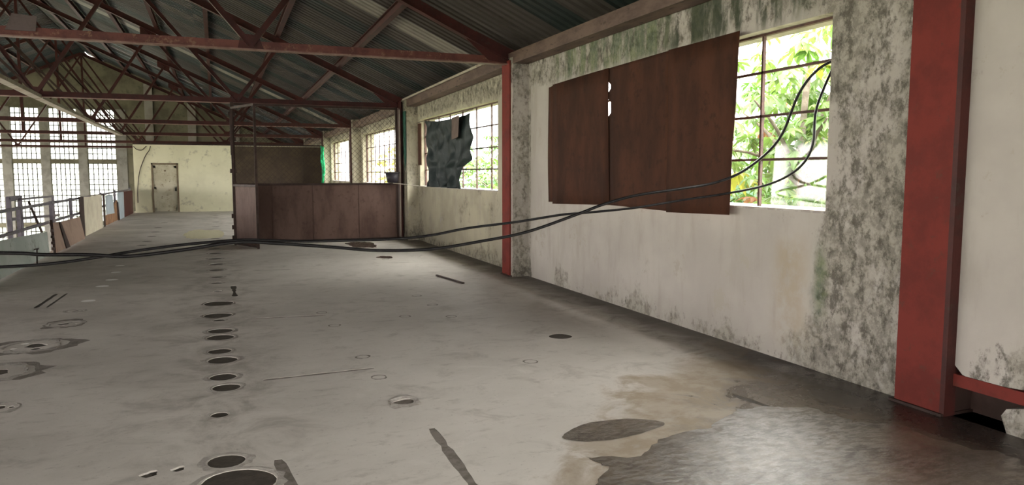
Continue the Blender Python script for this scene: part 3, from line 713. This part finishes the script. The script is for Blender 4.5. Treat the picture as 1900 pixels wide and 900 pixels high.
sheet([(7.965, 2.845), (6.62, 2.86), (6.60, 1.20), (7.93, 1.215)], 4.408, 'steel_sheet', 'rust_sheet', 'middle rusty sheet over the near window', 'metal sheet', SG, m=40, slits=((2.30, 2.47, .062), (2.60, 2.68, .056)))
sheet([(6.66, 2.86), (5.54, 2.86), (5.63, 1.215), (6.66, 1.19)], 4.385, 'steel_sheet', 'rust_sheet', 'right rusty sheet over the window, next to the leaves', 'metal sheet', SG)

# ------------------------------------------------------------------ tarp on window 2
b = MB(); n, m = 70, 50; G = []
for i in range(n + 1):
    row = []
    for j in range(m + 1):
        u, v = i / n, j / m
        z = 2.75 - v * 1.45 - .06 * math.sin(u * PI) * (1 - v) - (.05 * u * (1 - v))
        yl = 16.23 - .15 * v
        yr = 13.02 + (.1 * v if v < .62 else 0)
        if v >= .62: yr = 13.14 + (v - .62) / .08 * .5 if v < .70 else 13.62 - .05 * (v - .7)
        y = yl + (yr - yl) * u
        x = 4.36 + .045 * math.sin(u * 24 + 2.4 * math.sin(v * 3.1)) * (.4 + .6 * v) + .02 * math.sin(v * 17 + u * 9) + .03 * abs(noise.noise(Vector((y * 3.5 + z, z * 3 - y, 7)))) + .035 * noise.noise(Vector((y * 2.3, z * 1.6, 3))) + .025 * noise.noise(Vector((y * 7, z * 5, 1)))
        row.append(b.bm.verts.new((x, y, z)))
    G.append(row)
for i in range(n):
    for j in range(m): f = b.bm.faces.new((G[i][j], G[i + 1][j], G[i + 1][j + 1], G[i][j + 1])); f.smooth = True
bmesh.ops.recalc_face_normals(b.bm, faces=b.bm.faces); bmesh.ops.solidify(b.bm, geom=b.bm.faces[:], thickness=.004)
tarp = thing('tarpaulin', 'dark green crumpled tarpaulin hanging over the second window', 'tarp', (4.36, 14.6, 2.75))
b.build('sheet', 'tarp', tarp)
b = MB(); b.slab([(4.285, 13.95, 2.66), (4.285, 13.48, 2.68), (4.285, 13.55, 2.28), (4.285, 13.97, 2.24)], (-.005, 0, 0)); b.build('cloth_patch', 'patch', tarp, label='faded brown cloth patch')
MB().tube([(4.42, 17.2, 2.76), (4.40, 16.2, 2.775), (4.40, 14.6, 2.72), (4.40, 13.0, 2.76)], .006, 6).build('cord', 'dark_steel', tarp)
tag(MB().box((4.425, 16.86, 1.78), (4.445, 17.12, 2.74)).build('rusty_strip', 'rust_sheet'), 'narrow rusty strip left of the tarp window', 'metal sheet')
# dark green hanging cloth on the pier
b = MB()
b.slab([(4.20, 17.58, 3.05), (4.20, 17.36, 3.05), (4.20, 17.38, 2.0), (4.20, 17.46, 1.65), (4.20, 17.56, 2.1)], (-.012, 0, 0))
tag(b.build('hanging_cloth', 'moss'), 'dark green rag hanging on the pier beside the tarp window', 'cloth')
# green cloth far
b = MB()
b.tube(spline([(4.13, 31.9, 2.70), (4.10, 31.5, 2.45), (4.10, 31.75, 2.1), (4.11, 31.3, 1.7), (4.11, 31.6, 1.2)], 6), .05, 6)
b.tube(spline([(4.13, 31.4, 2.66), (4.10, 31.3, 2.3), (4.10, 31.0, 1.9), (4.11, 31.1, 1.55)], 6), .045, 6)
tag(b.build('green_netting', 'green_cloth'), 'bright green twisted netting hanging by the far pier', 'cloth')

# ------------------------------------------------------------------ mesh partition with open gate leaf
PY = 17.75
pt = thing('mesh_partition', 'brown steel partition with lower sheets and wire mesh above', 'partition', (2.2, PY, 0))
seams = [0.40, 1.20, 2.10, 3.16, 4.05]
for a, c in zip(seams, seams[1:]):
    MB().box((a + .004, PY - .004, .05), (c - .004, PY + .004, 1.33)).build('sheet_panel', 'gate_sheet', pt)
for x in seams[1:-1]: MB().box((x - .02, PY - .018, .05), (x + .02, PY - .004, 1.33)).build('sheet_seam', 'gate_sheet', pt)
for z, h in ((.04, .04), (1.34, .05), (3.12, .05)): MB().beam((.36, PY, z), (4.08, PY, z), .045, h).build('frame_rail', 'dark_steel', pt)
for x, w2 in ((.38, .07), (4.06, .05)): MB().box((x - w2 / 2, PY - .03, 0), (x + w2 / 2, PY + .03, 3.16)).build('post', 'dark_steel', pt)
MB().tube([(4.12, PY - .1, 0), (4.12, PY - .1, 3.1)], .018, 8).build('pipe', 'pale_steel', pt)
b = MB(); step = .085; x0, x1, z0, z1 = .41, 4.03, 1.36, 3.09
def clipseg(c, sgn):
    P = []
    for xx in (x0, x1):
        zz = c + sgn * xx
        if z0 <= zz <= z1: P.append((xx, zz))
    for zz in (z0, z1):
        xx = (zz - c) / sgn
        if x0 < xx < x1: P.append((xx, zz))
    return P[:2] if len(P) >= 2 else None
for sgn in (1, -1):
    c = -6.0
    while c < 9:
        P = clipseg(c, sgn)
        if P: b.beam((P[0][0], PY + .003 * sgn, P[0][1]), (P[1][0], PY + .003 * sgn, P[1][1]), .0055, .0055)
        c += step * 1.414
b.build('wire_mesh', 'dark_steel', pt, kind='stuff')
g1 = thing('gate_leaf', 'narrow open steel gate leaf standing at the left end of the partition', 'gate', (.38, PY, 0))
A = Vector((.36, PY - .14, 0)); B = Vector((.79, 16.55, 0)); up = Vector((0, 0, 1))
for P, s2 in ((A, .05), (B, .05)): MB().beam(P + up * .0, P + up * 3.03, s2, s2).build('stile', 'dark_steel', g1)
for z in (.04, 1.33, 3.02): MB().beam(A + up * z, B + up * z, .045, .045).build('gate_rail', 'dark_steel', g1)
dn = (B - A).normalized()
MB().beam(A + dn * .09 + up * .68, B - dn * .03 + up * .68, .006, 1.24).build('gate_sheet', 'gate_sheet', g1)
for z in (.12, .35, .6, 1.6, 2.3, 2.85): MB().box((.30, PY - .12, z), (.44, PY - .04, z + .09)).build('hinge_lug', 'dark_steel', g1)
MB().beam((.36, PY - .05, 3.0), (.36, PY - .05, 2.0), .1, .07).build('lock_post', 'dark_steel', g1)
bk_ = thing('plastic_bucket', 'dark plastic tub resting on the partition rail by the wall', 'bucket', (3.93, PY - .22, 1.37))
b = MB(); b.tube([(3.90, PY - .22, 1.37), (3.90, PY - .22, 1.60)], .16, 14, radii=[.125, .17]); b.build('body', 'bucket', bk_)
b = MB(); b.tube([(3.90, PY - .22, 1.59), (3.90, PY - .22, 1.62)], .18, 14, radii=[.182, .182]); b.build('rim', 'bucket', bk_)
tag(MB().tube(spline([(3.92, PY - .2, 1.36), (4.15, 17.2, 1.33), (4.36, 16.8, 1.30), (4.46, 16.5, 1.29)], 6), .009, 6).build('cord', 'rope'), 'off-white cord from the partition to the tarp window', 'rope')

# ------------------------------------------------------------------ cables
cA = [(-3.1, 5.7, 1.16), (-2.2, 5.55, 1.12), (-1.28, 5.5, 1.10), (-1.04, 5.5, 1.08), (-0.8, 5.5, 1.07), (-0.55, 5.5, 1.05), (-0.22, 5.5, 1.08), (0.12, 5.5, 1.12), (0.41, 5.5, 1.10), (0.79, 5.5, 1.06), (1.1, 5.5, 1.025), (1.52, 5.5, 1.02), (1.95, 5.5, 1.07), (2.32, 5.5, 1.13), (2.76, 5.5, 1.26), (3.01, 5.5, 1.34), (3.32, 5.5, 1.41), (3.8, 5.52, 1.465), (4.15, 5.50, 1.52), (4.36, 5.36, 1.64), (4.40, 5.02, 1.88), (4.42, 4.83, 2.24), (4.5, 4.72, 2.42), (4.60, 4.62, 2.50)]
cB = [(-3.1, 6.0, 1.0), (-2.2, 5.85, .98), (-1.35, 5.8, 0.98), (-1.04, 5.8, 0.99), (-0.78, 5.8, 1.02), (-0.58, 5.8, 1.05), (-0.27, 5.8, 1.085), (0.13, 5.8, 1.11), (0.36, 5.8, 1.10), (0.6, 5.8, 1.085), (0.91, 5.8, 1.08), (1.31, 5.8, 1.08), (1.6, 5.8, 1.10), (1.92, 5.8, 1.15), (2.35, 5.8, 1.19), (2.75, 5.8, 1.24), (3.01, 5.8, 1.255), (3.5, 5.8, 1.29), (4.0, 5.78, 1.355), (4.36, 5.58, 1.42), (4.40, 5.1, 1.51), (4.42, 4.80, 1.64), (4.44, 4.68, 1.82), (4.46, 4.67, 2.12), (4.60, 4.63, 2.49)]
tag(MB().tube(spline(cA, 6), .012, 8).build('cable', 'cable'), 'black cable that rises in the steeper loop to the near window', 'cable', 'cables strung across the floor')
tag(MB().tube(spline(cB, 6), .0105, 8).build('cable', 'cable'), 'black cable with the lower, flatter curve to the near window', 'cable', 'cables strung across the floor')
tag(MB().tube(spline([(-2.40, DY - .06, 2.68), (-2.46, DY - .06, 2.5), (-2.62, DY - .05, 2.25), (-2.84, DY - .04, 1.65), (-2.93, DY - .04, 1.0), (-2.95, DY - .04, .4)], 6), .016, 6).build('cable', 'dark_steel'), 'thin dark cable hanging down the white wall left of the door', 'cable')
tag(MB().tube(spline([(-3.02, DY - .05, 2.66), (-2.9, DY - .06, 2.54), (-2.72, DY - .06, 2.52), (-2.55, DY - .05, 2.68)], 6), .014, 6).build('cable', 'dark_steel'), 'short sagging cable loop at the top left of the white wall', 'cable')

# stick on the floor
tag(MB().beam((3.15, 11.13, .014), (3.28, 10.17, .014), .03, .02).build('wood_strip', 'dark_steel'), 'thin dark strip lying on the floor near the slim red column', 'stick')

# ------------------------------------------------------------------ puddles
def blob(name, cx, cy, rx, ry, ang, label, n=64, seed=0, z=.0025, amp=.3):
    b = MB(); P = []
    for k in range(n):
        a = 2 * PI * k / n; r = 1 + amp * noise.noise(Vector((math.cos(a) * 1.3 + seed, math.sin(a) * 1.3, seed))) + amp * .6 * noise.noise(Vector((math.cos(a) * 5, math.sin(a) * 5 + seed, 4)))
        x, y = rx * r * math.cos(a), ry * r * math.sin(a)
        P.append((cx + x * math.cos(ang) - y * math.sin(ang), cy + x * math.sin(ang) + y * math.cos(ang)))
    vs = [b.bm.verts.new((min(p[0], 4.4), p[1], z)) for p in P]; c0 = b.bm.verts.new((cx, cy, z))
    for k in range(n): b.bm.faces.new((c0, vs[k], vs[(k + 1) % n]))
    b.bm.normal_update()
    if c0.link_faces[0].normal.z < 0: bmesh.ops.reverse_faces(b.bm, faces=b.bm.faces[:])
    me = bpy.data.meshes.new(name); b.bm.to_mesh(me); b.bm.free(); me.materials.append(M['water'])
    return tag(link(name, me), label, 'puddle', 'puddles on the floor')
def pool(pts_, label, z=.0022, rag=1.0):
    loop = spline([(p[0], p[1], 0) for p in pts_] + [(pts_[0][0], pts_[0][1], 0)], 12)[:-1]
    P = [(p.x + rag * (.16 * noise.noise(p * 4) + .06 * noise.noise(p * 14)), p.y + rag * (.14 * noise.noise(p * 3.5 + Vector((9, 3, 1))) + .05 * noise.noise(p * 15))) for p in loop]
    cx = sum(p[0] for p in P) / len(P); cy = sum(p[1] for p in P) / len(P)
    b = MB(); V, E_, F_, *_r = geometry.delaunay_2d_cdt([Vector(p) for p in P], [(k, (k + 1) % len(P)) for k in range(len(P))], [], 1, 1e-5)
    vs = [b.bm.verts.new((p.x, p.y, z)) for p in V]
    for f in F_: b.bm.faces.new([vs[i] for i in f])
    b.bm.normal_update()
    for f in b.bm.faces:
        if f.normal.z < 0: f.normal_flip()
    me = bpy.data.meshes.new('puddle'); b.bm.to_mesh(me); b.bm.free(); me.materials.append(M['water'])
    return tag(link('puddle', me), label, 'puddle', 'puddles on the floor')
pool([(1.78, 3.2), (1.95, 3.58), (2.4, 3.66), (2.9, 3.85), (3.35, 4.0), (3.75, 3.75), (4.0, 3.2), (4.0, 2.4), (3.4, 1.7), (2.5, 1.6), (1.9, 2.3)], 'large glossy puddle reflecting the near window')
pool([(1.90, 3.97), (2.0, 4.07), (2.2, 4.14), (2.42, 4.12), (2.60, 4.02), (2.62, 3.93), (2.45, 3.85), (2.25, 3.82), (2.03, 3.84), (1.92, 3.9)], 'small dark oval puddle beside the large one', rag=.15)
blob('puddle', 3.0, 16.7, .32, .75, 0, 'dark puddle in front of the partition', seed=3.2, z=.002)
blob('puddle', 2.95, 14.0, .16, .22, 0, 'small round puddle on the floor before the partition', seed=6.2, z=.002)
blob('puddle', -.35, 21.2, .5, 1.6, 0, 'damp shallow puddle beyond the gate', seed=1.7, z=.002)

# ------------------------------------------------------------------ railing and boards along the floor edge
rl = thing('railing', 'grey-violet steel railing along the open floor edge', 'railing', (XE, 20, 0))
for yy in (-5, -1, 3.2, 7.2, 11.2, 15.15, 17.87, 20.1, 25.08, 28.4, 33.2): MB().box((XE - .03, yy - .03, 0), (XE + .03, yy + .03, 1.02)).build('rail_post', 'rail', rl)
for z in (.60, 1.04): MB().beam((XE, -6, z), (XE, 33.4, z if z < 1 else .94), .045, .05).build('handrail', 'rail', rl)
fr = thing('braced_stand', 'dark rectangular steel frame with a diagonal brace at the railing', 'frame', (XE - .14, 16, 0))
for yy in (15.15, 15.95): MB().beam((XE - .14, yy, 0), (XE - .14, yy, 1.18), .05, .07).build('upright', 'rail', fr)
MB().beam((XE - .14, 15.1, 1.17), (XE - .14, 16.0, 1.17), .05, .05).build('crossbar', 'rail', fr)
MB().beam((XE - .14, 15.15, 1.13), (XE - .35, 20.1, 1.06), .04, .04).build('crossbar', 'rail', fr)
MB().beam((XE - .14, 15.15, .80), (XE - .25, 20.1, .62), .05, .05).build('crossbar', 'rail', fr)
MB().beam((XE - .03, 16.1, 1.06), (XE - .03, 17.1, .40), .035, .035).build('brace', 'dark_steel', fr)
MB().beam((XE - .35, 20.1, 0), (XE - .35, 20.1, 1.08), .05, .05).build('upright', 'rail', fr)
def board(y0, z0, y1, z1, ya, za, yb, zb, name, mat, label, cat='board', x=XE + .06, lean=.0, th=.018, par=None):
    # corners: bottom-near, bottom-far, top-far, top-near ; leaning towards the void
    P = [(x + lean, y0, z0), (x + lean, y1, z1), (x, yb, zb), (x, ya, za)]
    b = MB(); b.slab(P, (th, 0, 0)); o = b.build(name, mat, par)
    return tag(o, label, cat, 'boards along the railing') if par is None else o
board(11.6, .01, 16.75, .01, 11.6, .62, 16.95, .45, 'leaning_board', 'pale_board', 'long pale green-grey board low against the railing at the left edge', lean=.06)
pp = thing('punched_post', 'dark slotted steel post between the pale board and the plywood', 'post', (XE + .1, 17.0, 0))
MB().beam((XE + .17, 17.02, 0), (XE + .11, 17.16, .66), .05, .05).build('post', 'dark_steel', pp)
for z in (.08, .2, .32, .44): MB().box((XE + .14, 16.90, z), (XE + .18, 17.01, z + .05)).build('lug', 'dark_steel', pp)
board(17.15, .01, 18.05, .01, 17.3, .60, 18.15, .56, 'plywood_board', 'ply', 'smaller brown plywood panel leaning at the railing', lean=.12)
board(18.02, .01, 18.45, .01, 18.10, .56, 18.26, .56, 'narrow_board', 'ply_dark', 'dark narrow board between the two plywood panels', lean=.12, x=XE + .085)
board(18.4, .01, 20.6, .01, 18.2, .56, 20.8, .53, 'plywood_board', 'ply', 'larger brown plywood panel leaning at the railing', lean=.12)
board(20.85, .0, 21.49, .0, 20.85, 1.02, 21.49, 1.0, 'dark_board', 'ply_dark', 'dark narrow upright panel before the cream board')
cb = thing('cream_board', 'tall cream painted boards beside the dark panel', 'board', (XE + .07, 22.8, 0), 'boards along the railing')
for a, c in ((21.5, 22.75), (22.76, 23.6), (23.61, 24.65)): board(a, .0, c, .0, a, 1.0, c, .965, 'plank', 'cream_board', '', par=cb)
board(24.95, 0, 25.25, 0, 24.95, .98, 25.25, .98, 'upright_board', 'ply_dark', 'dark post between the cream boards and the blue board')
board(25.3, .35, 27.2, .30, 25.3, .92, 26.9, .9, 'blue_board', 'blue_board', 'pale blue board on the railing before the slats', x=XE + .09)
sl = thing('slat_panel', 'brown timber slat panel leaning at the railing', 'slat panel', (XE + .05, 26.8, 0))
for k in range(6): board(25.4 + k * .5, .02, 25.8 + k * .5, .02, 25.4 + k * .5, .32 + .07 * k, 25.8 + k * .5, .34 + .07 * k, 'slat', 'slat', '', par=sl)
board(28.3, 0, 28.7, 0, 28.1, .62, 28.4, .62, 'slanted_board', 'ply_dark', 'dark slanted slat at the end of the timber slats', x=XE + .08)
board(28.6, 0, 30.2, 0, 28.5, .93, 30.3, .92, 'grey_board', 'blue_board', 'grey-blue upright panel beside the maroon sheet')
board(30.3, 0, 33.4, 0, 30.3, .93, 33.4, .90, 'maroon_sheet', 'maroon', 'maroon metal sheet closing the railing by the white room')
hk = thing('metal_hook', 'small dark bent bar leaning on the pale board', 'bar', (XE + .25, 15.9, 0))
MB().tube([(XE + .22, 15.2, .02), (XE + .17, 15.5, .22), (XE + .17, 15.62, .24), (XE + .17, 15.3, .25)], .012, 6).build('rod', 'dark_steel', hk)

# ------------------------------------------------------------------ outside: trees
def palmate(mat, L=.26, n=7):
    b = MB()
    for k in range(n):
        a = -2.2 + 4.4 * k / (n - 1); d = Vector((math.sin(a), math.cos(a) * .75, -.32 - .12 * abs(a))).normalized()
        sd = d.cross(Vector((0, 0, 1))).normalized(); l = L * (1 - .12 * abs(a)); wv = .17 * l
        p = [Vector((0, 0, 0)), d * l * .35 + sd * wv * .7, d * l * .7 + sd * wv, d * l + Vector((0, 0, -.05)), d * l * .7 - sd * wv, d * l * .35 - sd * wv * .7]
        mid1 = d * l * .38 + Vector((0, 0, .012)); mid2 = d * l * .7 + Vector((0, 0, .015))
        V = [b.bm.verts.new(q) for q in p]; m1 = b.bm.verts.new(mid1); m2 = b.bm.verts.new(mid2)
        for f in ((V[0], V[1], m1), (V[1], V[2], m2, m1), (V[2], V[3], m2), (V[3], V[4], m2), (V[4], V[5], m1, m2), (V[5], V[0], m1)): b.bm.faces.new(f)
    return b.mesh('leaf', mat)
LM = {k: palmate(k) for k in ('leaf', 'leaf_yellow', 'leaf_dry', 'leaf_far')}
def tree(x, y, cz, r, n, label, cat='tree', mats=(('leaf', 1.0),), h=None, scale=1.0, stuff=False, rz=None):
    t = thing('tree', label, cat, (x, y, -4.25), 'trees outside the windows')
    rz = rz or r
    b = MB(); b.tube(spline([(x, y, -4.25), (x + .1, y - .1, -1.5), (x, y, cz - rz * .4), (x + .1, y, cz + rz * .6)], 5), .045, 8, radii=None); b.build('trunk', 'bark', t)
    ends_ = []
    for k in range(9):
        a = k * 2.4; el = random.uniform(-.1, .9); q = Vector((math.cos(a) * math.cos(el), math.sin(a) * math.cos(el), math.sin(el)))
        P = Vector((x, y, cz - rz * .5)); Q = Vector((x + q.x * r * .85, y + q.y * r * .85, cz - rz * .3 + q.z * rz)); ends_.append(Q)
        MB().tube(spline([P, (P + Q) / 2 + Vector((0, 0, .15)), Q], 4), .03, 5, radii=[.04 - .028 * i / 8 for i in range(9)]).build('branch', 'bark', t)
    if stuff:
        b = MB(); src = LM[mats[0][0]]
        me_v = [v.co.copy() for v in src.vertices]; me_f = [tuple(p.vertices) for p in src.polygons]
        for k in range(n):
            v = Vector([random.gauss(0, 1) for _ in range(3)]).normalized() * random.random() ** .45
            P = Vector((x + v.x * r, y + v.y * r, cz + v.z * rz)); R_ = Matrix.Rotation(random.uniform(0, 6.28), 4, 'Z') @ Matrix.Rotation(random.uniform(-.5, .5), 4, 'X'); sc = scale * random.uniform(.7, 1.3)
            vs = [b.bm.verts.new(P + R_ @ (c * sc)) for c in me_v]
            for f in me_f: b.bm.faces.new([vs[i] for i in f])
        o = b.build('foliage', mats[0][0], t, kind='stuff'); return t
    for k in range(n):
        v = Vector([random.gauss(0, 1) for _ in range(3)]).normalized() * random.random() ** .4
        u = random.random(); acc = 0; mk = mats[0][0]
        for mm, pr_ in mats:
            acc += pr_
            if u <= acc: mk = mm; break
        o = link('leaf', LM[mk], t, loc=(v.x * r, v.y * r, cz + 4.25 + v.z * rz), rot=(random.uniform(-.5, .5), random.uniform(-.4, .4), random.uniform(0, 6.28)))
        s_ = scale * random.uniform(.75, 1.35); o.scale = (s_, s_, s_)
    return t
MX = (('leaf', .93), ('leaf_yellow', .05), ('leaf_dry', .02))
tree(7.4, 8.0, 2.3, 1.3, 210, 'leafy green tree right outside the near window', mats=MX, rz=1.7)
tree(8.6, 8.6, 1.6, 1.5, 170, 'lower leafy tree behind the one at the near window', mats=MX, rz=1.8)
tree(10.5, 12.5, 1.6, 2.2, 500, 'bushy green tree further behind the near window', mats=(('leaf', 1),), stuff=True)
tree(8.0, 20.5, 1.0, 1.7, 130, 'green tree outside the tarp window, below its top panes', mats=MX, rz=1.3)
tree(9.5, 25.5, .9, 2.2, 500, 'pale green tree behind the tarp window', mats=(('leaf', 1),), stuff=True)
tree(10.5, 42.0, 1.0, 2.5, 500, 'yellow green tree outside the far window', mats=(('leaf_yellow', 1),), stuff=True, scale=1.3)
hb = MB(); N = 60; prev = None
for k in range(N + 1):
    yy = -30 + 160 * k / N; h = 1.2 + 1.3 * noise.noise(Vector((yy * .07, 2, 0))) + .5 * noise.noise(Vector((yy * .5, 5, 0)))
    row = [hb.bm.verts.new((46 + 6 * (j == 2) + random.uniform(-1, 1), yy, (-4.3, h * .3, h, -4.3)[j] if j != 3 else -4.3)) for j in range(4)]
    row[3].co.x = 60
    if prev:
        for j in range(3): hb.bm.faces.new((prev[j], row[j], row[j + 1], prev[j + 1]))
    prev = row
tag(hb.build('tree_line', 'hill', kind=None), 'hazy line of distant trees beyond the right windows', 'tree line')
